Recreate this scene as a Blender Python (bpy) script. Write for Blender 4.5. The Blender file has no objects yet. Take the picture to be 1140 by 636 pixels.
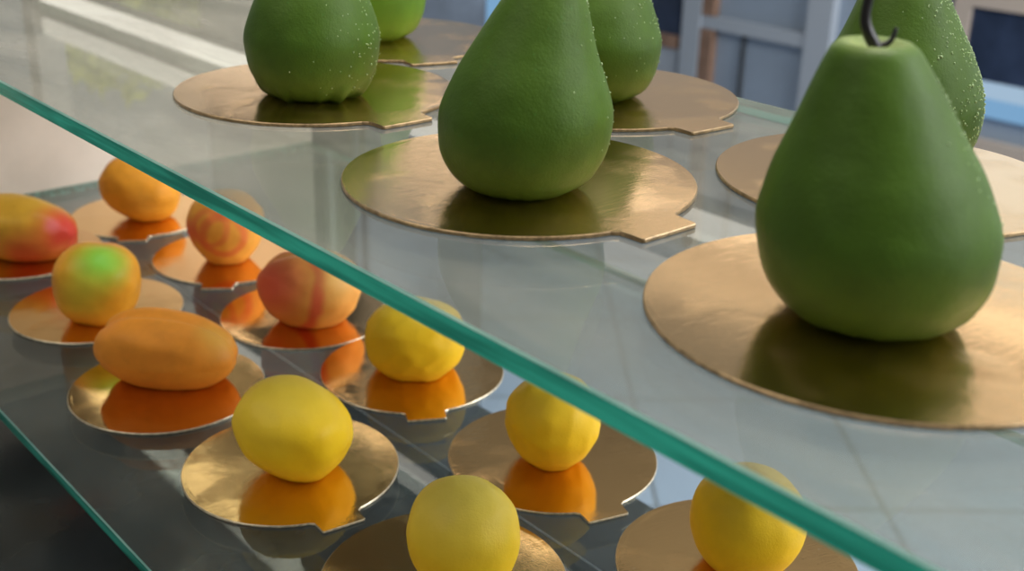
import bpy, bmesh, math, random
from mathutils import Vector, Matrix, noise
random.seed(7)
C = bpy.context.scene.collection
PI = math.pi
EYE = 1.14                      # height of the camera above the shop floor, metres
def W(x, y, z=0.0):             # centimetres from the camera's foot -> metres
    return Vector((x / 100, y / 100, EYE + z / 100))
ZU, ZL, ZB = -10.05, -23.41, -30.0      # upper glass, lower glass, base deck (cm from eye level)

# ---------------------------------------------------------------- materials
def new_mat(name):
    m = bpy.data.materials.new(name); m.use_nodes = True
    nt = m.node_tree; nt.nodes.clear()
    out = nt.nodes.new('ShaderNodeOutputMaterial')
    return m, nt, out
def N(nt, t, **kw):
    n = nt.nodes.new(t)
    for k, v in kw.items():
        setattr(n, k, v)
    return n
def rgb(c): return (c[0], c[1], c[2], 1.0)
def ramp(nt, src, a, b, c0=0.0, c1=1.0, smooth=True):
    n = N(nt, 'ShaderNodeMapRange'); n.clamp = True
    if smooth: n.interpolation_type = 'SMOOTHSTEP'
    n.inputs[1].default_value = a; n.inputs[2].default_value = b
    n.inputs[3].default_value = c0; n.inputs[4].default_value = c1
    nt.links.new(src, n.inputs[0]); return n.outputs[0]
def mixc(nt, fac, a, b):
    n = N(nt, 'ShaderNodeMix', data_type='RGBA')
    if isinstance(fac, (int, float)): n.inputs[0].default_value = fac
    else: nt.links.new(fac, n.inputs[0])
    for i, v in ((6, a), (7, b)):
        if isinstance(v, tuple): n.inputs[i].default_value = rgb(v)
        else: nt.links.new(v, n.inputs[i])
    return n.outputs[2]
def mul(nt, a, b, op='MULTIPLY'):
    n = N(nt, 'ShaderNodeMath', operation=op)
    for i, v in ((0, a), (1, b)):
        if isinstance(v, (int, float)): n.inputs[i].default_value = v
        else: nt.links.new(v, n.inputs[i])
    return n.outputs[0]
def noise_tex(nt, scale, detail=3, rough=.5, vec=None, dist=0.0):
    n = N(nt, 'ShaderNodeTexNoise'); n.inputs['Scale'].default_value = scale
    n.inputs['Detail'].default_value = detail; n.inputs['Roughness'].default_value = rough
    n.inputs['Distortion'].default_value = dist
    if vec is not None: nt.links.new(vec, n.inputs['Vector'])
    return n.outputs['Fac']
def objvec(nt, scale=None):
    t = N(nt, 'ShaderNodeTexCoord'); v = t.outputs['Object']
    if scale:
        m = N(nt, 'ShaderNodeMapping'); m.inputs['Scale'].default_value = scale
        nt.links.new(v, m.inputs[0]); v = m.outputs[0]
    return v
def bump(nt, h, strength, dist=.001, prev=None):
    b = N(nt, 'ShaderNodeBump'); b.inputs['Strength'].default_value = strength
    b.inputs['Distance'].default_value = dist; nt.links.new(h, b.inputs['Height'])
    if prev is not None: nt.links.new(prev, b.inputs['Normal'])
    return b.outputs[0]
def principled(nt, out, base, rough=.5, **kw):
    p = N(nt, 'ShaderNodeBsdfPrincipled')
    if isinstance(base, tuple): p.inputs['Base Color'].default_value = rgb(base)
    else: nt.links.new(base, p.inputs['Base Color'])
    if isinstance(rough, (int, float)): p.inputs['Roughness'].default_value = rough
    else: nt.links.new(rough, p.inputs['Roughness'])
    for k, v in kw.items():
        i = p.inputs[k.replace('_', ' ')]
        if hasattr(v, 'is_linked'): nt.links.new(v, i)
        else: i.default_value = v
    nt.links.new(p.outputs[0], out.inputs[0]); return p
def flat(name, col, rough=.5, metallic=0.0, nscale=0, namt=.15, bstr=0.0):
    m, nt, out = new_mat(name)
    base = col; kw = {}
    if nscale:
        f = noise_tex(nt, nscale, 4, .6, objvec(nt))
        base = mixc(nt, ramp(nt, f, .3, .7), tuple(c * (1 - namt) for c in col), tuple(min(1, c * (1 + namt)) for c in col))
        if bstr: kw['Normal'] = bump(nt, f, bstr)
    principled(nt, out, base, rough, Metallic=metallic, **kw); return m
def emit(name, col, s):
    m, nt, out = new_mat(name); e = N(nt, 'ShaderNodeEmission')
    e.inputs[0].default_value = rgb(col); e.inputs[1].default_value = s
    nt.links.new(e.outputs[0], out.inputs[0]); return m

def fruit_mat(name, base, spots, rough=.55, mottling=.06, sss=.12, drops=False, speck=None):
    """velvet sprayed cocoa butter: base colour with airbrushed patches and, on lemons, painted-in light
    spots: (position in cm, radius in cm, colour, strength) or ring (.., ring_radius)"""
    m, nt, out = new_mat(name)
    ov = objvec(nt)
    wob = N(nt, 'ShaderNodeTexNoise'); wob.inputs['Scale'].default_value = 55; wob.inputs['Detail'].default_value = 2
    nt.links.new(ov, wob.inputs['Vector'])
    sc = N(nt, 'ShaderNodeVectorMath', operation='SCALE'); sc.inputs['Scale'].default_value = .006
    nt.links.new(wob.outputs['Color'], sc.inputs[0])
    sub = N(nt, 'ShaderNodeVectorMath', operation='ADD'); nt.links.new(ov, sub.inputs[0]); nt.links.new(sc.outputs[0], sub.inputs[1])
    off = N(nt, 'ShaderNodeVectorMath', operation='SUBTRACT'); nt.links.new(sub.outputs[0], off.inputs[0]); off.inputs[1].default_value = (.003, .003, .003)
    pos = off.outputs[0]
    n1 = noise_tex(nt, 90, 4, .6, ov)
    col = mixc(nt, ramp(nt, n1, .3, .7), tuple(c * (1 - mottling) for c in base), tuple(min(1, c * (1 + mottling)) for c in base))
    for s in spots:
        p, r, c, k = s[:4]
        d = N(nt, 'ShaderNodeVectorMath', operation='DISTANCE'); nt.links.new(pos, d.inputs[0]); d.inputs[1].default_value = tuple(q / 100 for q in p)
        if len(s) > 4:
            dd = mul(nt, mul(nt, d.outputs['Value'], s[4] / 100, 'SUBTRACT'), 1, 'MULTIPLY')
            ab = N(nt, 'ShaderNodeMath', operation='ABSOLUTE'); nt.links.new(dd, ab.inputs[0]); src = ab.outputs[0]
        else: src = d.outputs['Value']
        col = mixc(nt, ramp(nt, src, r * .0015, r * .01, k, 0.0), col, c)
    if speck:
        sp = N(nt, 'ShaderNodeTexVoronoi'); sp.inputs['Scale'].default_value = 260; nt.links.new(ov, sp.inputs['Vector'])
        col = mixc(nt, ramp(nt, sp.outputs['Distance'], .05, .16, .55, 0), col, speck)
    fine = noise_tex(nt, 1400, 2, .6, ov)
    nb = bump(nt, fine, .22, .0004)
    nb = bump(nt, noise_tex(nt, 130, 3, .5, ov), .25, .0012, nb)
    rgh = rough
    kw = {}
    if drops:
        v = N(nt, 'ShaderNodeTexVoronoi'); v.inputs['Scale'].default_value = 900; v.inputs['Randomness'].default_value = 1; nt.links.new(ov, v.inputs['Vector'])
        dm = ramp(nt, v.outputs['Distance'], .12, .42, 1, 0)
        mask = ramp(nt, noise_tex(nt, 60, 2, .5, ov), .42, .6)
        dt = N(nt, 'ShaderNodeVectorMath', operation='DOT_PRODUCT'); nt.links.new(ov, dt.inputs[0]); dt.inputs[1].default_value = (.65, .76, .35)
        dr = mul(nt, mul(nt, dm, mask), ramp(nt, dt.outputs['Value'], .010, .026))
        nb = bump(nt, dr, .5, .0006, nb)
        rgh = ramp(nt, dr, .0, .6, rough, .15)
    principled(nt, out, col, rgh, Subsurface_Weight=sss, Subsurface_Radius=(.006, .004, .0015), Subsurface_Scale=.5,
               Specular_IOR_Level=.2, Sheen_Weight=.0, Sheen_Roughness=.45, Normal=nb)
    return m

def gold_mat(name, tint=(.86, .48, .21), rough=.10, wr=.10, scale=1.0):
    m, nt, out = new_mat(name)
    ov = objvec(nt)
    br = noise_tex(nt, 900, 3, .6, objvec(nt, (1, .12, 1)))
    wr1 = noise_tex(nt, 260 * scale, 4, .65, ov, .6)
    pt = ramp(nt, noise_tex(nt, 30, 2, .5, ov), .46, .62)              # crumpled patches of foil
    nb = bump(nt, br, .11, .0003)
    nb = bump(nt, mul(nt, wr1, ramp(nt, pt, 0, 1, .15, 1)), wr, .0007, nb)
    nb = bump(nt, noise_tex(nt, 22, 1, .5, ov), .10, .0012, nb)
    sc = N(nt, 'ShaderNodeTexVoronoi'); sc.inputs['Scale'].default_value = 75; nt.links.new(ov, sc.inputs['Vector'])
    nick = ramp(nt, sc.outputs['Distance'], .02, .07, 1, 0)
    col = mixc(nt, mul(nt, nick, .6), tint, (.95, .72, .45))
    rg = ramp(nt, pt, 0, 1, rough, rough + .09)
    principled(nt, out, col, rg, Metallic=1.0, Normal=nb, Anisotropic=.3)
    return m

def glass_face(name, tint, haze, haze_col, rough=.015, grad=1.0):
    m, nt, out = new_mat(name)
    geo = N(nt, 'ShaderNodeNewGeometry')
    ior = N(nt, 'ShaderNodeMapRange'); nt.links.new(geo.outputs['Backfacing'], ior.inputs[0])
    ior.inputs[3].default_value = 1.52; ior.inputs[4].default_value = 1 / 1.52
    fr = N(nt, 'ShaderNodeFresnel'); nt.links.new(ior.outputs[0], fr.inputs[0])
    tr = N(nt, 'ShaderNodeBsdfTransparent'); tr.inputs[0].default_value = rgb(tint)
    gl = N(nt, 'ShaderNodeBsdfGlossy'); gl.inputs['Roughness'].default_value = rough; gl.inputs[0].default_value = (.97, 1, .98, 1)
    mx = N(nt, 'ShaderNodeMixShader'); nt.links.new(fr.outputs[0], mx.inputs[0]); nt.links.new(tr.outputs[0], mx.inputs[1]); nt.links.new(gl.outputs[0], mx.inputs[2])
    df = N(nt, 'ShaderNodeBsdfDiffuse'); df.inputs[0].default_value = rgb(haze_col)
    smear = noise_tex(nt, 14, 5, .6, objvec(nt, (.5, 2.0, 1)), .8)
    hz = ramp(nt, smear, .35, .75, haze * .6, haze * 1.4)
    sx = N(nt, 'ShaderNodeSeparateXYZ'); nt.links.new(objvec(nt), sx.inputs[0])
    hz = mul(nt, hz, ramp(nt, sx.outputs[0], -.38, .12, grad, 1.0))      # haze painted thicker towards the far end, for milky reflection
    m2 = N(nt, 'ShaderNodeMixShader'); nt.links.new(hz, m2.inputs[0]); nt.links.new(mx.outputs[0], m2.inputs[1]); nt.links.new(df.outputs[0], m2.inputs[2])
    nt.links.new(m2.outputs[0], out.inputs[0]); return m

def glass_edge(name, dark, light):
    m, nt, out = new_mat(name)
    v = objvec(nt, (.06, 1, 1))
    st = noise_tex(nt, 300, 3, .5, v, .3)
    col = mixc(nt, ramp(nt, st, .35, .68), dark, light)  # streaks painted in for refraction inside the glass
    p = N(nt, 'ShaderNodeBsdfPrincipled'); nt.links.new(col, p.inputs['Base Color']); p.inputs['Roughness'].default_value = .12
    tl = N(nt, 'ShaderNodeBsdfTranslucent'); nt.links.new(col, tl.inputs[0])
    mx = N(nt, 'ShaderNodeMixShader'); mx.inputs[0].default_value = .5
    nt.links.new(p.outputs[0], mx.inputs[1]); nt.links.new(tl.outputs[0], mx.inputs[2]); nt.links.new(mx.outputs[0], out.inputs[0])
    return m

# ---------------------------------------------------------------- mesh helpers
def obj(name, bm, mats, parent=None, smooth=True, loc=None, rotz=None):
    me = bpy.data.meshes.new(name); bm.normal_update(); bm.to_mesh(me); bm.free()
    for m in (mats if isinstance(mats, (list, tuple)) else [mats]): me.materials.append(m)
    if smooth:
        for p in me.polygons: p.use_smooth = True
    o = bpy.data.objects.new(name, me); C.objects.link(o)
    if parent is not None: o.parent = parent
    if loc is not None: o.location = loc
    if rotz is not None: o.rotation_euler.z = rotz
    return o
def tag(o, label=None, cat=None, group=None, kind=None):
    if label: o['label'] = label
    if cat: o['category'] = cat
    if group: o['group'] = group
    if kind: o['kind'] = kind
    return o
def empty(name, loc, label, cat, group=None, rotz=0, rot=None):
    o = bpy.data.objects.new(name, None); o.empty_display_size = .02; C.objects.link(o)
    o.location = loc; o.rotation_euler = rot or (0, 0, rotz)
    return tag(o, label, cat, group)
def box_bm(bm, lo, hi, bevel=0.0, mat=0):
    r = bmesh.ops.create_cube(bm, size=1)
    for v in r['verts']:
        v.co = Vector([lo[i] + (v.co[i] + .5) * (hi[i] - lo[i]) for i in range(3)])
    fs = {f for v in r['verts'] for f in v.link_faces}
    for f in fs: f.material_index = mat
    if bevel:
        es = list({e for v in r['verts'] for e in v.link_edges})
        bmesh.ops.bevel(bm, geom=es, offset=bevel, segments=2, affect='EDGES', profile=.6)
    return bm
def box(name, lo, hi, mat, parent=None, bevel=0.0):
    """box between two points given in cm from the camera's foot (z from eye level)"""
    a, b = W(*lo), W(*hi); c = Vector(((a.x + b.x) / 2, (a.y + b.y) / 2, min(a.z, b.z)))
    if parent is not None: base = Vector(parent.location)
    else: base = Vector((0, 0, 0))
    bm = bmesh.new(); box_bm(bm, a - c, b - c, bevel)
    return obj(name, bm, mat, parent, smooth=False, loc=c - base)
def tube(bm, pts, radii, seg=12, cap=True):
    rings = []
    prev = None
    for i, p in enumerate(pts):
        t = (pts[min(i + 1, len(pts) - 1)] - pts[max(i - 1, 0)]).normalized()
        a = t.orthogonal().normalized() if prev is None else (prev - t * prev.dot(t)).normalized()
        prev = a; b = t.cross(a)
        rings.append([bm.verts.new(p + (a * math.cos(2 * PI * k / seg) + b * math.sin(2 * PI * k / seg)) * radii[i]) for k in range(seg)])
    for r0, r1 in zip(rings, rings[1:]):
        for k in range(seg): bm.faces.new((r0[k], r0[(k + 1) % seg], r1[(k + 1) % seg], r1[k]))
    if cap: bm.faces.new(rings[0][::-1]); bm.faces.new(rings[-1])
def smoothpath(ctrl, n=8):
    P = [Vector(c) for c in ctrl]; P = [P[0] * 2 - P[1]] + P + [P[-1] * 2 - P[-2]]
    out = []
    for i in range(1, len(P) - 2):
        for k in range(n):
            t = k / n; a, b, c, d = P[i - 1], P[i], P[i + 1], P[i + 2]
            out.append(.5 * ((2 * b) + (c - a) * t + (2 * a - 5 * b + 4 * c - d) * t * t + (3 * b - a - 3 * c + d) * t ** 3))
    out.append(P[-2]); return out
def interp(tab, z):
    if z <= tab[0][0]: return tab[0][1]
    for i in range(len(tab) - 1):
        z0, r0 = tab[i]; z1, r1 = tab[i + 1]
        if z <= z1:
            m0 = (r1 - tab[i - 1][1]) / (z1 - tab[i - 1][0]) if i else (r1 - r0) / (z1 - z0)
            m1 = (tab[i + 2][1] - r0) / (tab[i + 2][0] - z0) if i + 2 < len(tab) else (r1 - r0) / (z1 - z0)
            h = z1 - z0; t = (z - z0) / h
            return (2*t**3-3*t*t+1)*r0 + (t**3-2*t*t+t)*h*m0 + (-2*t**3+3*t*t)*r1 + (t**3-t*t)*h*m1
    return tab[-1][1]

# ---------------------------------------------------------------- pastry makers
PEAR_PROFILE = [(0.0, 1.28), (.10, 1.52), (.28, 1.82), (.55, 2.08), (1.0, 2.33), (1.6, 2.45), (2.2, 2.46), (2.8, 2.30), (3.4, 2.07),
                (3.95, 1.80), (4.5, 1.54), (4.95, 1.34), (5.4, 1.12), (5.75, .94), (5.93, .82), (6.0, .72)]
def pear_body_bm(seed, lean, bulge, foot):
    """lean: sideways drift of the axis at the top (x, y) in cm; bulge: one-sided swelling (angle, amount)"""
    bm = bmesh.new(); seg = 72
    zs = []
    z = 0
    for i in range(58):
        t = i / 57; zs.append(6.0 * (t ** 1.25 * .55 + t * .45))
    rings = []
    for z in zs:
        r = interp(PEAR_PROFILE, z); ring = []
        for k in range(seg):
            a = 2 * PI * k / seg
            q = Vector((math.cos(a) * 1.1, math.sin(a) * 1.1, z * .42)) + Vector((seed * 7.1, seed * 3.3, 0))
            rr = r * (1 + .022 * (noise.noise(q)) + .010 * noise.noise(q * 2.7))
            rr *= 1 + bulge[1] * math.cos(a - bulge[0]) * math.exp(-((z - 3.9) / 1.3) ** 2)
            if z < .8:           # uneven lip of sprayed glaze around the foot
                rr += foot * (.8 - z) / .8 * max(0, noise.noise(Vector((math.cos(a) * 5.5, math.sin(a) * 5.5, seed * 5)))) * .5
            t = (z / 6) ** 1.5
            ring.append(bm.verts.new(Vector((rr * math.cos(a) + lean[0] * t, rr * math.sin(a) + lean[1] * t, z)) / 100))
        rings.append(ring)
    for a, b in zip(rings, rings[1:]):
        for k in range(seg): bm.faces.new((a[k], a[(k + 1) % seg], b[(k + 1) % seg], b[k]))
    # sunken crown round the stem
    prev = rings[-1]; cx, cy = lean
    for rr, zz in ((.62, 6.01), (.50, 5.97), (.36, 5.88), (.2, 5.8), (.08, 5.78)):
        ring = [bm.verts.new(Vector((cx + rr * math.cos(2 * PI * k / seg) * (1 + .1 * math.sin(3 * k / seg * 2 * PI)), cy + rr * math.sin(2 * PI * k / seg), zz)) / 100) for k in range(seg)]
        for k in range(seg): bm.faces.new((prev[k], prev[(k + 1) % seg], ring[(k + 1) % seg], ring[k]))
        prev = ring
    bm.faces.new(prev); bm.faces.new(rings[0][::-1])
    return bm
def make_pear(px, py, label, mat, seed, lean=(0, 0), bulge=(0, 0), foot=.5, turn=0, size=1.0, tall=1.0, dew=None):
    t = empty('pear_pastry', W(px, py, ZU + .11), label, 'pear pastry', 'green pear pastries on the upper shelf')
    t.scale = (size, size, size * tall)
    obj('body', pear_body_bm(seed, lean, bulge, foot), mat, t)
    c = Vector((lean[0], lean[1], 0)); rm = Matrix.Rotation(turn, 3, 'Z')
    bm = bmesh.new()
    path = [rm @ Vector(p) + c for p in smoothpath([(.05, 0, 5.77), (-.02, 0, 5.95), (-.14, .02, 6.15), (-.24, .04, 6.42), (-.24, .05, 6.75), (-.16, .05, 7.1), (-.03, .05, 7.45)])]
    n = len(path)
    tube(bm, [p / 100 for p in path], [(.115 + .02 * math.cos(i / n * 4)) / 100 for i in range(n)])
    st = obj('stem', bm, M['stem'], t)
    bm = bmesh.new()
    path = [rm @ Vector(p) + c for p in smoothpath([(.0, 0, 5.9), (.12, 0, 5.93), (.26, -.01, 6.0), (.33, -.01, 6.12), (.36, 0, 6.3)])]
    n = len(path)
    tube(bm, [p / 100 for p in path], [(.085 - .05 * i / n) / 100 for i in range(n)], 10)
    obj('stem_twig', bm, M['stem'], st)
    if dew:
        n, side, zlo, zhi = dew
        rnd = random.Random(seed); bm = bmesh.new()
        for i in range(n):
            a = math.radians(49) + rnd.gauss(side[0], side[1]); z = rnd.uniform(zlo, zhi); rr = interp(PEAR_PROFILE, z)
            rr *= 1 + bulge[1] * math.cos(a - bulge[0]) * math.exp(-((z - 3.9) / 1.3) ** 2); k = (z / 6) ** 1.5
            p = Vector((rr * math.cos(a) + lean[0] * k, rr * math.sin(a) + lean[1] * k, z)) / 100
            s_ = rnd.uniform(.016, .032) * (1.5 if rnd.random() < .08 else 1) / 100
            bmesh.ops.create_icosphere(bm, subdivisions=1, radius=s_, matrix=Matrix.Translation(p) @ Matrix.Diagonal((1, 1, rnd.uniform(1, 1.5), 1)))
        tag(obj('dew_drops', bm, M['dew'], t), kind='stuff')
    return t

def disc_bm(r, tab_w, tab_l, thick, seg=160, seed=0):
    """round board with one small pull tab on +x; every outline corner slightly softened"""
    h = math.asin(tab_w / 2 / r); ho = h * 1.22
    out = []
    n = seg
    for i in range(n + 1):
        a = ho + (2 * PI - 2 * ho) * i / n
        rr = r * (1 + .0025 * noise.noise(Vector((math.cos(a) * 3, math.sin(a) * 3, seed))))
        out.append((rr * math.cos(a), rr * math.sin(a)))
    w = tab_w / 2; x0 = r * math.cos(h)
    tabp = [(x0 + tab_l * .10, -w * 1.04), (x0 + tab_l * .5, -w), (x0 + tab_l * .93, -w * .99), (x0 + tab_l, -w * .93), (x0 + tab_l * 1.01, 0), (x0 + tab_l, w * .93), (x0 + tab_l * .93, w * .99), (x0 + tab_l * .5, w), (x0 + tab_l * .10, w * 1.04)]
    out += tabp
    bm = bmesh.new(); layers = []
    L = len(out)
    def inset(p, d):
        l = math.hypot(*p); return (p[0] * (1 - d / l), p[1] * (1 - d / l))
    for d, z in ((.03, 0), (0, .02), (0, thick - .03), (.025, thick), (.16, thick)):
        ring = []
        for p in out:
            q = inset(p, d); up = .010 * noise.noise(Vector((q[0] * .5, q[1] * .5, seed * 3.7)))
            ring.append(bm.verts.new(Vector((q[0], q[1], z + (max(0, up) if z else 0))) / 100))
        layers.append(ring)
    for li, (a, b) in enumerate(zip(layers, layers[1:])):
        for k in range(L):
            f = bm.faces.new((a[k], a[(k + 1) % L], b[(k + 1) % L], b[k])); f.material_index = 1 if li < 3 else 0
    f = bm.faces.new(layers[-1]); f.material_index = 0
    f = bm.faces.new(layers[0][::-1]); f.material_index = 2
    return bm
def make_board(name, x, y, r, tabang, label, group, z, seed, mat, tab=(1.6, .68), thick=.1):
    o = obj(name, disc_bm(r, tab[0], tab[1], thick, seed=seed), [mat, M['board_rim'] if r > 4.5 else M['rim_small'], M['board_under']], None, smooth=False,
            loc=W(x, y, z + .01), rotz=math.radians(tabang))
    return tag(o, label, 'cake board', group)

def fruit_bm(rx, ry, rz, seed, lump=.03, power=2.0, flat=.12, facets=0.0, groove=0.0, lip=0.0, tilt=(0, 0), taper=.08, seam=0.0, skew=0.0):
    """rounded fruit standing on z=0; flat: how much of the bottom is pressed flat"""
    bm = bmesh.new(); seg, rows = 84, 56
    H = 2 * rz
    E = Matrix.Rotation(tilt[0], 3, 'X') @ Matrix.Rotation(tilt[1], 3, 'Y')
    def pt(u, v):
        x, y, z = math.sin(v) * math.cos(u), math.sin(v) * math.sin(u), math.cos(v)
        if power != 2.0:
            s = (abs(x) ** power + abs(y) ** power + abs(z) ** power) ** (-1 / power); x, y, z = x * s, y * s, z * s
        q = Vector((x, y, z)); nn = q.normalized()
        d = 1 + lump * noise.noise(nn * 1.3 + Vector((seed * 4.1, 0, 0))) + lump * .45 * noise.noise(nn * 2.9 + Vector((0, seed * 2.3, 0)))
        if facets: d += facets * noise.cell(nn * 2.2 + Vector((seed, 0, 0))) * 0 + facets * abs(noise.noise(nn * 2.1 + Vector((0, 0, seed)))) * -1
        if groove: d -= groove * math.exp(-((nn.y - .05 * math.sin(nn.x * 3)) / .16) ** 2) * max(0, nn.z + .6)
        w_ = 1 - skew * q.x
        q = Vector((q.x * rx * d, q.y * ry * d * w_, q.z * rz * d * w_)); return E @ q
    P = [[pt(2 * PI * k / seg, PI * j / rows) for k in range(seg if 0 < j < rows else 1)] for j in range(rows + 1)]
    zmin = min(p.z for r in P for p in r); cut = zmin + flat * H
    zmax = max(p.z for r in P for p in r)
    V = []
    for r in P:
        rr = []
        for p in r:
            z = p.z
            tt = (z - cut) / (zmax - cut)
            g = 1 + taper * .35 - taper * 1.35 * (1 - min(1, max(0, tt / .75))) ** 1.6
            if seam: g -= seam * math.exp(-((tt - .33 - .05 * noise.noise(Vector((p.x, p.y, seed)))) / .035) ** 2)
            p = Vector((p.x * g, p.y * g, z))
            if z < cut:
                k = (cut - z) / (cut - zmin); z = cut; s = 1 - .35 * k; p = Vector((p.x * s, p.y * s, z))
            elif z < cut + .12 and lip:
                s = 1 + lip * (1 - (z - cut) / .12) * (.5 + .5 * noise.noise(Vector((p.x * 1.5, p.y * 1.5, seed)))); p = Vector((p.x * s, p.y * s, z))
            rr.append(bm.verts.new(Vector((p.x, p.y, p.z - cut)) / 100))
        V.append(rr)
    for j in range(rows):
        a, b = V[j], V[j + 1]
        for k in range(seg):
            if len(a) == 1: bm.faces.new((a[0], b[k], b[(k + 1) % seg]))
            elif len(b) == 1: bm.faces.new((a[k], b[0], a[(k + 1) % seg]))
            else: bm.faces.new((a[k], b[k], b[(k + 1) % seg], a[(k + 1) % seg]))
    return bm, (zmax - cut)
def make_fruit(name, x, y, dims, yaw, label, cat, group, mat, seed, **kw):
    bm, h = fruit_bm(*dims, seed, **kw)
    o = obj(name, bm, mat, None, loc=W(x, y, ZL + .115), rotz=math.radians(yaw))
    return tag(o, label, cat, group)

# ---------------------------------------------------------------- palette
M = {}
M['stem'] = flat('dark_chocolate_stem', (.010, .008, .009), .3)
M['dew'] = flat('pale_dew_beads', (.30, .42, .20), .12)
M['board_rim'] = flat('cut_gold_card_rim', (.34, .23, .12), .35, .6, nscale=500, namt=.35)
M['rim_small'] = flat('bright_gold_card_rim', (.72, .60, .42), .35, .6, nscale=500, namt=.3)
M['board_under'] = flat('grey_board_underside', (.42, .40, .36), .7)
M['gold_big'] = gold_mat('gold_foil_large_boards', (.86, .56, .27), .13, .15)
M['gold_small'] = gold_mat('gold_foil_small_boards', (.76, .46, .185), .075, .08)
M['gold_worn'] = gold_mat('gold_foil_wrinkled', (.82, .53, .22), .10, .20, .8)
GREEN = (.047, .098, .007)
M['pear'] = fruit_mat('green_velvet_pear', GREEN, [((0, 0, .0), 1.9, (.22, .25, .006), .55)], .50, .10, .10, speck=(.04, .12, .015))
M['pear_cut'] = fruit_mat('green_velvet_pear_with_pale_crown', GREEN, [((0, 0, .0), 1.9, (.22, .25, .006), .4), ((-.45, -.53, 6.25), .95, (.36, .42, .16), .8)], .48, .10, .10)
M['pear_dew'] = fruit_mat('green_velvet_pear_with_dew', GREEN, [((0, 0, .0), 1.9, (.22, .25, .006), .35)], .48, .10, .10)
M['pear_light'] = fruit_mat('bright_green_velvet_pear', (.085, .19, .014), [((0, 0, .1), 2.3, (.32, .36, .03), .6)], .5, .08, .1)
YEL = (.98, .62, .015)
M['lemon'] = fruit_mat('yellow_velvet_lemon', YEL, [((-.3, -.2, 3.0), 2.6, (.94, .74, .13), .45), ((0, 0, -.2), 1.4, (.85, .50, .02), .4)], .42, .04, .08)  # paler top and darker foot painted in as overhead light and shade
M['lemon_deep'] = fruit_mat('deep_yellow_velvet_lemon', (.95, .58, .018), [((0, 0, 3.2), 2.4, (.94, .70, .07), .5)], .42, .04, .08)  # pale top painted in as light from overhead
M['lemon_pale'] = fruit_mat('greenish_yellow_velvet_lemon', (.92, .60, .02), [((0, 0, 3.4), 2.9, (.80, .68, .16), .6), ((.2, -1.2, .4), 1.6, (.78, .52, .02), .4)], .45, .04, .08)  # pale top and duller low front painted in as overhead light
OR = (.72, .29, .045)
M['orange'] = fruit_mat('orange_velvet_apricot', (.80, .32, .025), [((-1.4, .2, 2.6), 2.2, (.72, .26, .02), .5), ((.6, -1.3, 1.4), 1.4, (.78, .36, .06), .4)], .5, .09, .07)
M['mango'] = fruit_mat('ochre_mango_with_red_end', (.60, .32, .03), [((2.6, -.3, 1.6), 2.3, (.66, .045, .035), .95), ((1.0, -1.6, .5), 2.2, (.58, .07, .025), .9), ((2.3, -1.0, 2.3), .7, (.80, .20, .22), .8), ((2.9, -.9, .6), 1.0, (.75, .22, .06), .7)], .38, .1, .07)
M['mango_green'] = fruit_mat('orange_mango_with_green_cheek', (.82, .36, .025), [((.55, -.9, 3.0), 1.75, (.27, .66, .07), 1.0), ((-.2, -1.6, 1.9), 1.7, (.62, .58, .05), .6), ((.5, .7, 3.7), 1.0, (.85, .25, .10), .8), ((-1.6, -.8, 1.8), 1.6, (.66, .26, .03), .8)], .38, .08, .07)
M['apricot_long'] = fruit_mat('long_orange_velvet_fruit', (.78, .28, .03), [((2.3, -.2, 2.3), 1.4, (.72, .40, .07), .7), ((.4, -1.1, 1.75), .9, (.62, .20, .025), .5), ((-2.0, -.4, 2.3), 1.0, (.74, .24, .08), .5)], .5, .08, .07)
M['peach_ring'] = fruit_mat('peach_with_red_swirl', (.92, .40, .06), [((.25, -2.0, 1.9), .36, (.82, .11, .05), .6, 1.15), ((-.45, -1.9, 2.35), .30, (.84, .16, .06), .55, .95), ((-1.5, -1.1, 1.9), 1.0, (.82, .10, .06), .8), ((0, .5, 4.0), 2.0, (.85, .50, .12), .5)], .5, .06, .07)
M['peach_band'] = fruit_mat('peach_with_coral_band', (.92, .42, .09), [((-1.5, -1.2, 2.2), 2.6, (.82, .13, .07), .95), ((-1.1, -1.0, 1.9), .38, (.80, .09, .06), .8, 2.15), ((1.6, -1.2, 2.8), 1.5, (.86, .52, .15), .7)], .5, .06, .07)

# ---------------------------------------------------------------- the shop
m, nt, out = new_mat('pale_blue_grey_floor_tiles')
ov = objvec(nt); mp = N(nt, 'ShaderNodeMapping'); mp.inputs['Rotation'].default_value = (0, 0, math.radians(40)); nt.links.new(ov, mp.inputs[0])
bk = N(nt, 'ShaderNodeTexBrick'); bk.offset = 0; bk.inputs['Scale'].default_value = 1; bk.inputs['Mortar Size'].default_value = .004
bk.inputs['Brick Width'].default_value = .40; bk.inputs['Row Height'].default_value = .40
bk.inputs['Color1'].default_value = (.38, .47, .60, 1); bk.inputs['Color2'].default_value = (.35, .44, .57, 1); bk.inputs['Mortar'].default_value = (.16, .19, .22, 1)
nt.links.new(mp.outputs[0], bk.inputs['Vector']); principled(nt, out, bk.outputs['Color'], .3)
M['floor'] = m
M['wall'] = flat('slate_blue_wall', (.50, .53, .56), .7, nscale=3)
M['ceiling'] = flat('grey_ceiling', (.62, .61, .58), .8, nscale=2)
M['white_paint'] = flat('white_lacquer', (.36, .40, .45), .4)
M['brown_wood'] = flat('brown_wood_trim', (.25, .15, .10), .5, nscale=20, namt=.3)
M['beige_frame'] = flat('beige_window_frame', (.45, .38, .32), .5)
M['navy_glass'] = flat('navy_dark_glazing', (.03, .045, .085), .12, nscale=4, namt=.4)
M['frost_panel'] = flat('frosted_blue_grey_panel', (.27, .33, .41), .35, nscale=5, namt=.06)
M['deck'] = flat('black_glossy_deck', (.022, .025, .026), .16, nscale=9, namt=.5)
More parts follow.
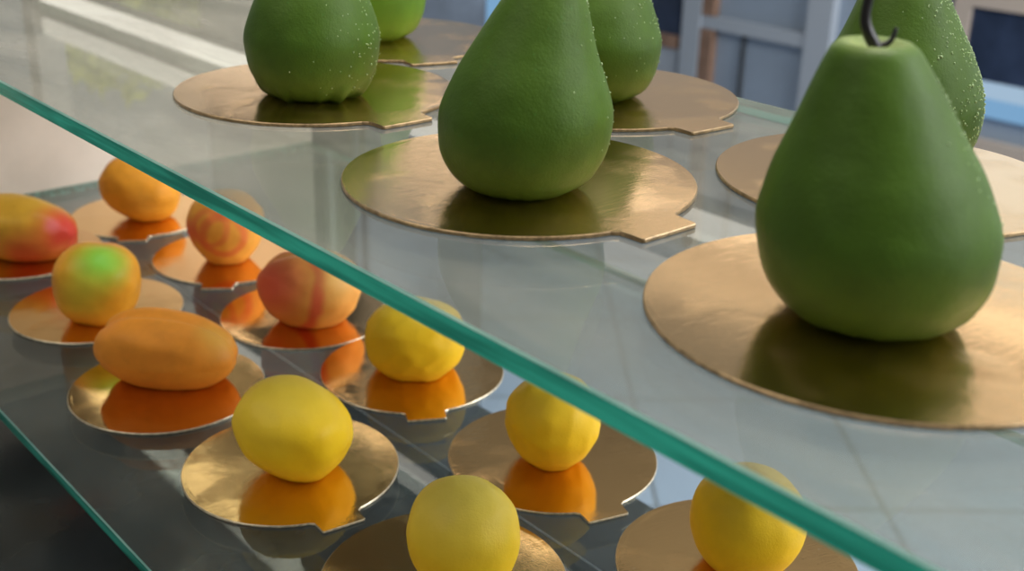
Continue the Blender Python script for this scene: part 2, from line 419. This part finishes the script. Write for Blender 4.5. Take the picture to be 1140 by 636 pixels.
M['chrome'] = flat('brushed_steel', (.55, .56, .57), .3, 1.0)
M['laminate'] = flat('warm_white_laminate', (.70, .58, .48), .55, nscale=14, namt=.08)
M['plinth'] = flat('dark_grey_plinth', (.05, .055, .06), .4)
M['glass_up'] = glass_face('clear_glass_upper', (.80, .84, .81), .23, (.27, .26, .225), grad=1.8)
M['glass_low'] = glass_face('clear_glass_lower', (.93, .96, .95), .035, (.55, .57, .55))
M['edge_up'] = glass_edge('teal_glass_edge', (.012, .20, .14), (.035, .40, .29))
M['edge_glint'] = glass_edge('painted_glint_arris', (.22, .48, .42), (.45, .70, .62))  # highlight along the top chamfer, painted into the colour
M['edge_low'] = glass_edge('green_glass_edge', (.008, .10, .07), (.05, .36, .28))
M['led'] = emit('warm_led_diffuser', (1, .93, .83), 2.0)
M['led_soft'] = emit('soft_led_diffuser', (1, .93, .82), 1.1)
M['led_top'] = emit('bright_led_diffuser', (1, .93, .82), 8.0)
M['sky_pane'] = emit('daylit_window_pane', (.80, .90, 1.0), 1.25)
M['glow_pane'] = emit('added_glow_pane', (.92, .92, .92), .36)  # added glowing surface for the gold boards to reflect
M['blue_screen'] = emit('light_blue_screen', (.22, .42, .66), .9)
M['pale_screen'] = emit('pale_blue_screen', (.45, .62, .80), .8)
M['foliage'] = flat('yellow_green_leaves', (.72, .80, .14), .5, nscale=30, namt=.3)
M['terracotta'] = flat('clay_pot', (.35, .18, .11), .7)
M['slate_metal'] = flat('slate_enamel', (.09, .11, .14), .25, nscale=6, namt=.3)
M['housing'] = flat('dark_lamp_housing', (.05, .055, .05), .5)
M['dark_metal'] = flat('grey_metal_posts', (.20, .20, .19), .5)

for nm, lo, hi, mt in (('floor', (-480, -140, -117), (260, 300, -114), 'floor'), ('wall_back', (-480, 290, -114), (260, 300, 166), 'wall'),
                       ('wall_left', (-490, -140, -114), (-480, 300, 166), 'wall'), ('ceiling', (-480, -140, 166), (260, 300, 172), 'ceiling')):
    tag(box(nm, lo, hi, M[mt]), kind='structure')

k_ = 0
for wi, (xa, xb, za, zb, pane) in enumerate(((-158, -60, 20, 112, 'sky_pane'), (-330, -168, 4, 120, 'glow_pane')), 1):  # second pane is an added glow rather than a known window
    tag(box('window_%d' % wi, (xa, 288, za), (xb, 290, zb), M[pane]), kind='structure')
    for lo, hi in (((xa - 4, 286.5, za - 4), (xa, 290, zb + 4)), ((xb, 286.5, za - 4), (xb + 4, 290, zb + 4)), ((xa, 286.5, za - 4), (xb, 290, za)), ((xa, 286.5, zb), (xb, 290, zb + 4))):
        k_ += 1; tag(box('trim_%d' % k_, lo, hi, M['white_paint']), kind='structure')

# ---------------------------------------------------------------- display case
X0, X1 = -72.0, 40.0
case = empty('display_case', W(0, 20, -114), 'dark base and pale end panel of the pastry display case', 'display case')
box('plinth', (X0 - 2, 0, -114), (X1 + 2, 35.4, -31.5), M['plinth'], case)
box('deck', (X0 - 2, -.5, -31.5), (X1 + 2, 35.7, -30), M['deck'], case, .001)
box('deck_trim', (X0, 30.35, -30), (X1, 30.42, -29.98), M['chrome'], case)
box('lower_side', (X0 - 2, 4, -30), (X0, 43.8, -23.95), M['plinth'], case, .001)
box('end_panel', (X0 - 2, 4, -23.95), (X0, 43.8, -10.75), M['laminate'], case, .001)
box('end_panel', (X1, 4, -30), (X1 + 2, 43.8, -10.75), M['laminate'], case, .001)

def glass_slab(name, x0, x1, y0, y1, ztop, th, face, edge, label, c=.05):
    """slab with small polished chamfers; broad faces and edges carry their own glass"""
    bm = bmesh.new(); ax, ay = (x0 + x1) / 2, (y0 + y1) / 2
    hx, hy = (x1 - x0) / 2, (y1 - y0) / 2
    lv = []
    for ins, z in ((c, -th), (0, -th + c), (0, -c), (c, 0)):
        lv.append([bm.verts.new(Vector((sx * (hx - ins), sy * (hy - ins), z)) / 100) for sx, sy in ((-1, -1), (1, -1), (1, 1), (-1, 1))])
    for a, b in zip(lv, lv[1:]):
        for k in range(4):
            f = bm.faces.new((a[k], a[(k + 1) % 4], b[(k + 1) % 4], b[k])); f.material_index = 3 if k == 2 else (2 if b is lv[-1] else 1)
    bm.faces.new(lv[-1]).material_index = 0; bm.faces.new(lv[0][::-1]).material_index = 0
    o = obj(name, bm, [face, edge, M['edge_glint'], M['edge_low']], None, smooth=False, loc=W(ax, ay, ztop))
    return tag(o, label, 'glass shelf')
glass_slab('glass_shelf', X0 + .02 - 2, X1 - .02 + 2, 13.95, 34.6, ZU, .58, M['glass_up'], M['edge_up'], 'upper clear glass shelf with thick teal edge carrying the green pears')
glass_slab('glass_shelf', X0 + .02, X1 - .02, 12.35, 43.6, ZL, .5, M['glass_low'], M['edge_low'], 'lower clear glass shelf carrying the yellow and orange fruit pastries')
for sx in (X0 + .1, X1 - 1.3):
    for y in (15, 33):
        pass
# ledges that carry the lower shelf
box('shelf_ledge', (X0, 12.6, -25.2), (X0 + 1.2, 43.4, -23.93), M['plinth'], case)
box('shelf_ledge', (X1 - 1.2, 12.6, -25.2), (X1, 43.4, -23.93), M['plinth'], case)

# ---------------------------------------------------------------- boards
UG, LG = 'large gold boards on the upper shelf', 'small gold boards on the lower shelf'
TB = (2.0, .85)
make_board('cake_board', -12.22, 21.18, 5, -5, 'large round gold board under the nearest, right-hand pear at the front', UG, ZU, 1, M['gold_big'], TB, .12)
make_board('cake_board', -24.02, 21.32, 5, 0, 'large gold board with tab pointing right, under the front-row pear in the middle', UG, ZU, 2, M['gold_big'], TB, .12)
make_board('cake_board', -36.37, 22.39, 5, -1, 'large gold board under the front-row pear at the left', UG, ZU, 3, M['gold_big'], TB, .12)
make_board('cake_board', -29.93, 30.36, 5, -4, 'large gold board with scuffed tab end under the back-row pear behind the middle pear', UG, ZU, 4, M['gold_big'], TB, .12)
make_board('cake_board', -17.61, 30.0, 5, 8, 'large gold board under the back-row pear half hidden by the nearest pear', UG, ZU, 5, M['gold_big'], TB, .12)
make_board('cake_board', -43.0, 30.3, 5, -17, 'large gold board farthest back on the glass, under the leftmost back-row pear', UG, ZU, 6, M['gold_big'], TB, .12)
# x, y, tab angle, pastry on it, material
lows = [(-34.01, 19.21, -8, 'small wrinkled gold board under the front-row lemon beside the long orange fruit', 'gold_worn'),
        (-37.69, 27.52, -29, 'small gold board with square front tab under the back-row lemon next to the coral peach', 'gold_small'),
        (-28.48, 27.38, -17, 'small gold board under the back-row lemon in the middle, partly behind the teal glass edge', 'gold_small'),
        (-63.93, 27.07, -31, 'small gold board under the farthest orange apricot, nearest the end panel', 'gold_worn'),
        (-52.3, 19.48, 4, 'small gold board under the green and orange mango', 'gold_worn'),
        (-42.69, 18.47, 30, 'small gold board under the long orange fruit in the front row', 'gold_small'),
        (-45.7, 27.0, 28, 'small gold board under the peach with a coral band', 'gold_small'),
        (-54.76, 27.84, -36, 'small gold board under the peach with a red swirl', 'gold_small'),
        (-61.9, 19.5, 20, 'small gold board under the red-tipped mango at the left picture edge', 'gold_small'),
        (-24.9, 19.35, -10, 'small gold board at the bottom picture edge under the nearest lemon', 'gold_worn'),
        (-19.5, 27.4, -14, 'small gold board under the right-most lemon below the glass edge', 'gold_small')]
for i, (x, y, a, lb, mt) in enumerate(lows):
    make_board('cake_board', x, y, 4, a, lb, LG, ZL, 10 + i, M[mt])

# ---------------------------------------------------------------- pears
make_pear(-12.23, 20.84, 'largest and nearest green pear pastry at the right, dark curved stem showing', M['pear_cut'], 1, (-.45, -.53), (0, 0), .3, turn=math.radians(48), size=.99, tall=.965, dew=(150, (.0, .38), 1.8, 5.4))
make_pear(-23.3, 20.72, 'green pear pastry in the middle of the picture, front row', M['pear'], 2, (.42, .48), (-2.28, .05), .4, turn=.6, size=.955, dew=(50, (.1, .5), 1.0, 5.4))
make_pear(-35.7, 21.87, 'green pear pastry at the left of the front row with a ragged yellow foot', M['pear'], 3, (-.1, .1), (.4, .03), 1.5, turn=.9, size=.955, dew=(160, (-.4, .6), .4, 5.4))
make_pear(-29.9, 29.95, 'green pear pastry half hidden behind the middle pear, back row', M['pear_dew'], 4, (-.5, .3), (.6, .03), .5, turn=.2, size=.96, dew=(160, (-.3, .6), .6, 5.4))
make_pear(-18.3, 31.12, 'green pear pastry covered in dew behind the nearest pear', M['pear_dew'], 5, (-.5, .0), (.2, .02), .4, turn=.5, size=.97, dew=(900, (-.2, .6), .6, 5.6))
make_pear(-43.5, 29.6, 'bright yellow-green pear pastry farthest back, behind the left pear', M['pear_light'], 6, (0, 0), (0, 0), .8, turn=.4)

# ---------------------------------------------------------------- fruits on the lower shelf
LE, PE = 'lemon pastries on the lower shelf', 'peach, apricot and mango pastries on the lower shelf'
VA = 49        # bearing (deg) of screen-right on the shelf
make_fruit('lemon_pastry', -33.8, 19.25, (2.14, 1.85, 1.70), 38, 'yellow lemon pastry in the front row beside the long orange fruit', 'lemon pastry', LE, M['lemon'], 1, lump=.05, power=2.3, flat=.08, tilt=(0, .45), taper=.06, seam=.006)
make_fruit('lemon_pastry', -37.65, 27.65, (2.2, 2.0, 1.8), 49, 'squat yellow lemon pastry with a ragged rim beside the coral-banded peach', 'lemon pastry', LE, M['lemon_deep'], 2, lump=.04, power=2.3, flat=.14, facets=.05, lip=.05, taper=.12)
make_fruit('lemon_pastry', -28.3, 27.15, (1.80, 1.8, 1.86), 49, 'round yellow lemon pastry in the back row just under the middle of the glass edge', 'lemon pastry', LE, M['lemon_deep'], 3, lump=.05, power=2.1, flat=.09, facets=.04, lip=.03, taper=.13)
make_fruit('lemon_pastry', -24.6, 19.9, (1.78, 1.75, 1.95), 49, 'greenish yellow lemon pastry cut by the bottom picture edge, nearest on the lower shelf', 'lemon pastry', LE, M['lemon_pale'], 4, lump=.05, power=2.15, flat=.10)
make_fruit('lemon_pastry', -19.4, 27.6, (1.86, 1.8, 1.95), 49, 'yellow lemon pastry farthest right, seen partly through the upper glass shelf', 'lemon pastry', LE, M['lemon_deep'], 5, lump=.03, power=2.1, flat=.10)
make_fruit('apricot_pastry', -63.4, 26.9, (2.32, 1.85, 1.72), 44, 'plain orange apricot pastry standing nearest the pale end panel', 'apricot pastry', PE, M['orange'], 6, lump=.05, power=2.25, flat=.08, tilt=(0, .38), taper=.08, seam=.01)
make_fruit('peach_pastry', -54.4, 27.6, (1.95, 1.9, 2.1), 49, 'orange peach pastry with a red swirl on its front', 'peach pastry', PE, M['peach_ring'], 7, lump=.05, power=2.15, flat=.09, taper=.12)
make_fruit('peach_pastry', -44.9, 26.9, (2.4, 2.0, 1.95), 45, 'peach pastry with a coral band and pinkish left side', 'peach pastry', PE, M['peach_band'], 8, lump=.06, power=2.1, flat=.10, groove=.03, taper=.12, seam=.01)
make_fruit('apricot_pastry', -43.3, 18.9, (2.95, 1.75, 1.62), 44, 'long orange fruit pastry lying lengthwise in the front row', 'apricot pastry', PE, M['apricot_long'], 9, lump=.05, power=2.35, flat=.12, groove=.06, seam=.012, tilt=(0, .10), skew=.09)
make_fruit('mango_pastry', -51.2, 19.2, (1.98, 1.85, 2.05), 49, 'rounded mango pastry with a bright green cheek', 'mango pastry', PE, M['mango_green'], 10, lump=.06, power=2.3, flat=.10, seam=.015, taper=.1)
make_fruit('mango_pastry', -61.3, 19.4, (2.95, 1.9, 1.78), 40, 'elongated mango pastry with a glossy red end at the left picture edge', 'mango pastry', PE, M['mango'], 11, lump=.06, power=2.2, flat=.12, tilt=(0, .12), skew=.07, seam=.008)

# ---------------------------------------------------------------- lit rack behind the case
rack = empty('light_rack', W(-35, 45, -114), 'tall metal rack of light bars standing behind the display case', 'light rack')
for x in (-128, 62):
    box('post', (x - 1.5, 44, -114), (x + 1.5, 47, 24), M['dark_metal'], rack)
def light_bar(z0, z1, x0, x1, mt):
    o = box('lamp_housing', (x0, 45.2, z0 - .25), (x1, 46.6, z1 + .25), M['housing'], rack)
    d = box('diffuser', (x0 + .5, 44.7, z0), (x1 - .5, 45.2, z1), M[mt], rack)
light_bar(-.75, .65, -126.5, 60.5, 'led')
light_bar(2.5, 4.1, -126.5, 60.5, 'led_soft')
light_bar(17.0, 20.8, -126.5, 60.5, 'led_top')

box('added_gap_panel', (-126.4, 45.8, .9), (60.4, 46.6, 2.2), M['housing'], rack)  # added dark panel, keeps the reflected gap between the bars dark

# ---------------------------------------------------------------- far side of the shop
fz = empty('freezer_stand_in', W(-184, 116, -114), 'made-up tall dark slate freezer with steel handle behind the light rack', 'freezer_stand_in')  # made-up dark mass, darkens the reflection and the view through the glass
box('body', (-212, 106, -112), (-158, 132, 66), M['slate_metal'], fz, .01)
box('door', (-211, 104.5, -108), (-159, 106, 62), M['slate_metal'], fz, .006)
box('handle', (-165, 102.5, -40), (-163.4, 104.5, 30), M['chrome'], fz, .002)
for fx in (-208, -164): box('foot', (fx, 108, -114), (fx + 3, 128, -112), M['housing'], fz)

cab = empty('cabinet', W(-185, 240, -114), 'white cabinet with frosted blue-grey doors at the far side of the shop', 'cabinet')
box('carcass', (-206, 241, -114), (-134, 270, -20), M['frost_panel'], cab)
box('frame_post', (-206.5, 238.5, -114), (-200.5, 241, -20), M['white_paint'], cab)
box('frame_post', (-168, 238.5, -114), (-161, 241, -20), M['white_paint'], cab)
box('crossbar', (-200.5, 239, -54), (-168, 241, -50.8), M['white_paint'], cab)
box('edge_strip', (-200.3, 238.8, -114), (-196.4, 241, -54.2), M['brown_wood'], cab)
box('edge_strip', (-200.3, 238.8, -50.6), (-196.4, 241, -20), M['brown_wood'], cab)
box('door_gap', (-187.6, 239.9, -113), (-186.8, 241, -54.2), M['plinth'], cab)
fr = empty('fridge', W(-222, 240, -114), 'dark-fronted fridge with pale blue base left of the white cabinet', 'fridge')
box('body', (-244, 241, -114), (-207.2, 270, -20), M['frost_panel'], fr)
box('glass_door', (-243, 239.5, -57.5), (-208.2, 241, -22), M['navy_glass'], fr)
box('door_sill', (-243, 239, -61), (-208.2, 241, -57.5), M['brown_wood'], fr)
box('kick_panel', (-243, 239.6, -113), (-208.2, 241, -61), M['white_paint'], fr)
sc = empty('display_screen', W(-300, 262, -114), 'light blue lit screen on a stand far behind the pears', 'screen')
box('panel', (-326, 262, -76), (-262, 264, -10), M['blue_screen'], sc)
box('stand', (-298, 264, -114), (-290, 267, -20), M['dark_metal'], sc)
box('foot', (-312, 258, -114), (-276, 272, -112), M['dark_metal'], sc)
cn = empty('counter_unit', W(-90, 240, -114), 'counter with dark navy window and beige frame at the far right', 'counter')
box('body', (-133, 241.5, -114), (-40, 272, -20), M['frost_panel'], cn)
box('dark_window', (-127.6, 240, -53.5), (-42, 241.5, -38.5), M['navy_glass'], cn)
box('frame_post', (-131.5, 239, -66), (-127.6, 241.5, -30), M['beige_frame'], cn)
box('top_rail', (-127.6, 239, -38.5), (-41, 241.5, -30), M['beige_frame'], cn)
box('light_strip', (-127.6, 239.8, -57), (-41, 241.5, -53.5), M['pale_screen'], cn)
box('blue_strip', (-127.6, 239.9, -61), (-41, 241.5, -57), M['blue_screen'], cn)
box('lower_panel', (-131.5, 239.5, -112), (-41, 241.5, -66), M['beige_frame'], cn)

# made-up shrub behind the rack, gives the glass a yellow-green reflection
pl = empty('shrub_stand_in', W(-243, 104, -114), 'made-up bushy yellow-green potted shrub behind the light rack', 'plant')
bm = bmesh.new(); tube(bm, [Vector((0, 0, z)) for z in (0, .02, .3, .32, .32, .28)], [.11, .12, .16, .17, .145, .14], 32); obj('pot', bm, M['terracotta'], pl)
bm = bmesh.new(); tube(bm, smoothpath([(0, 0, .27), (.02, .01, .6), (-.01, 0, .9), (.01, 0, 1.25)]), [.022 - .0004 * i for i in range(25)], 10); obj('trunk', bm, M['brown_wood'], pl)
bm = bmesh.new()
for i in range(900):
    d = Vector((random.gauss(0, 1), random.gauss(0, 1), random.gauss(0, 1))).normalized() * random.uniform(.4, 1)
    c = Vector((d.x * .19, d.y * .19, 1.36 + d.z * .20)); u = Vector((random.gauss(0, 1), random.gauss(0, 1), random.gauss(0, 1))).normalized(); v = u.orthogonal().normalized()
    s = random.uniform(.03, .05)
    vs = [bm.verts.new(c + p) for p in (-u * s, v * s * .4, u * s, -v * s * .4)]; bm.faces.new(vs)
obj('foliage', bm, M['foliage'], pl, smooth=False)

# ---------------------------------------------------------------- lights
def area(name, loc, target, sx, sy, power, col):
    l = bpy.data.lights.new(name, 'AREA'); l.shape = 'RECTANGLE'; l.size = sx; l.size_y = sy; l.energy = power; l.color = col
    o = bpy.data.objects.new(name, l); C.objects.link(o); o.location = loc
    o.rotation_euler = (Vector(target) - Vector(loc)).to_track_quat('-Z', 'Y').to_euler(); return o
area('ceiling_lamp', W(-20, 60, 150), W(-30, 22, -20), .7, .7, 34, (1, .93, .84))
area('window_daylight', W(150, 110, 60), W(-25, 22, -15), 1.2, 1.2, 28, (.93, .96, 1))
area('front_fill', W(-70, -90, 125), W(-40, 22, -24), 1.2, 1.0, 7, (1, .93, .84))  # added fill from the front, brightens the lower pastries
area('floor_fill', W(110, 215, 120), W(-110, 175, -114), 1.2, 1.2, 40, (.90, .95, 1))  # added light for the floor tiles, kept out of view and reflections
area('ceiling_fill', W(70, 170, 30), W(-130, 235, 166), 1.0, 1.0, 30, (1, .97, .93))  # added light on the ceiling, so the gold boards reflect it brighter
w = bpy.data.worlds.new('shop_ambient'); bpy.context.scene.world = w; w.use_nodes = True
w.node_tree.nodes['Background'].inputs[0].default_value = (.60, .60, .58, 1); w.node_tree.nodes['Background'].inputs[1].default_value = .28

# ---------------------------------------------------------------- camera
R = [[0.6529436933044599, 0.3044289225448001, -0.6935326700971941], [0.7570010720918567, -0.23234666406799329, 0.6107081173099425], [0.024777211822777975, -0.9237629884416712, -0.38216230970570864]]
cd = bpy.data.cameras.new('camera'); cam = bpy.data.objects.new('camera', cd); C.objects.link(cam)
cam.matrix_world = Matrix(((R[0][0], -R[0][1], -R[0][2], 0), (R[1][0], -R[1][1], -R[1][2], 0), (R[2][0], -R[2][1], -R[2][2], EYE), (0, 0, 0, 1)))
cd.sensor_width = 36; cd.lens = 1318.055 / 1140 * 36; cd.clip_start = .01; cd.clip_end = 50
cd.dof.use_dof = True; cd.dof.focus_distance = .35; cd.dof.aperture_fstop = 16
sc_ = bpy.context.scene; sc_.camera = cam
sc_.view_settings.view_transform = 'Standard'; sc_.view_settings.look = 'None'; sc_.view_settings.gamma = 1
sc_.view_settings.use_curve_mapping = False; sc_.view_settings.exposure = 0.0
sc_.cycles.max_bounces = 14; sc_.cycles.transparent_max_bounces = 16; sc_.cycles.glossy_bounces = 6
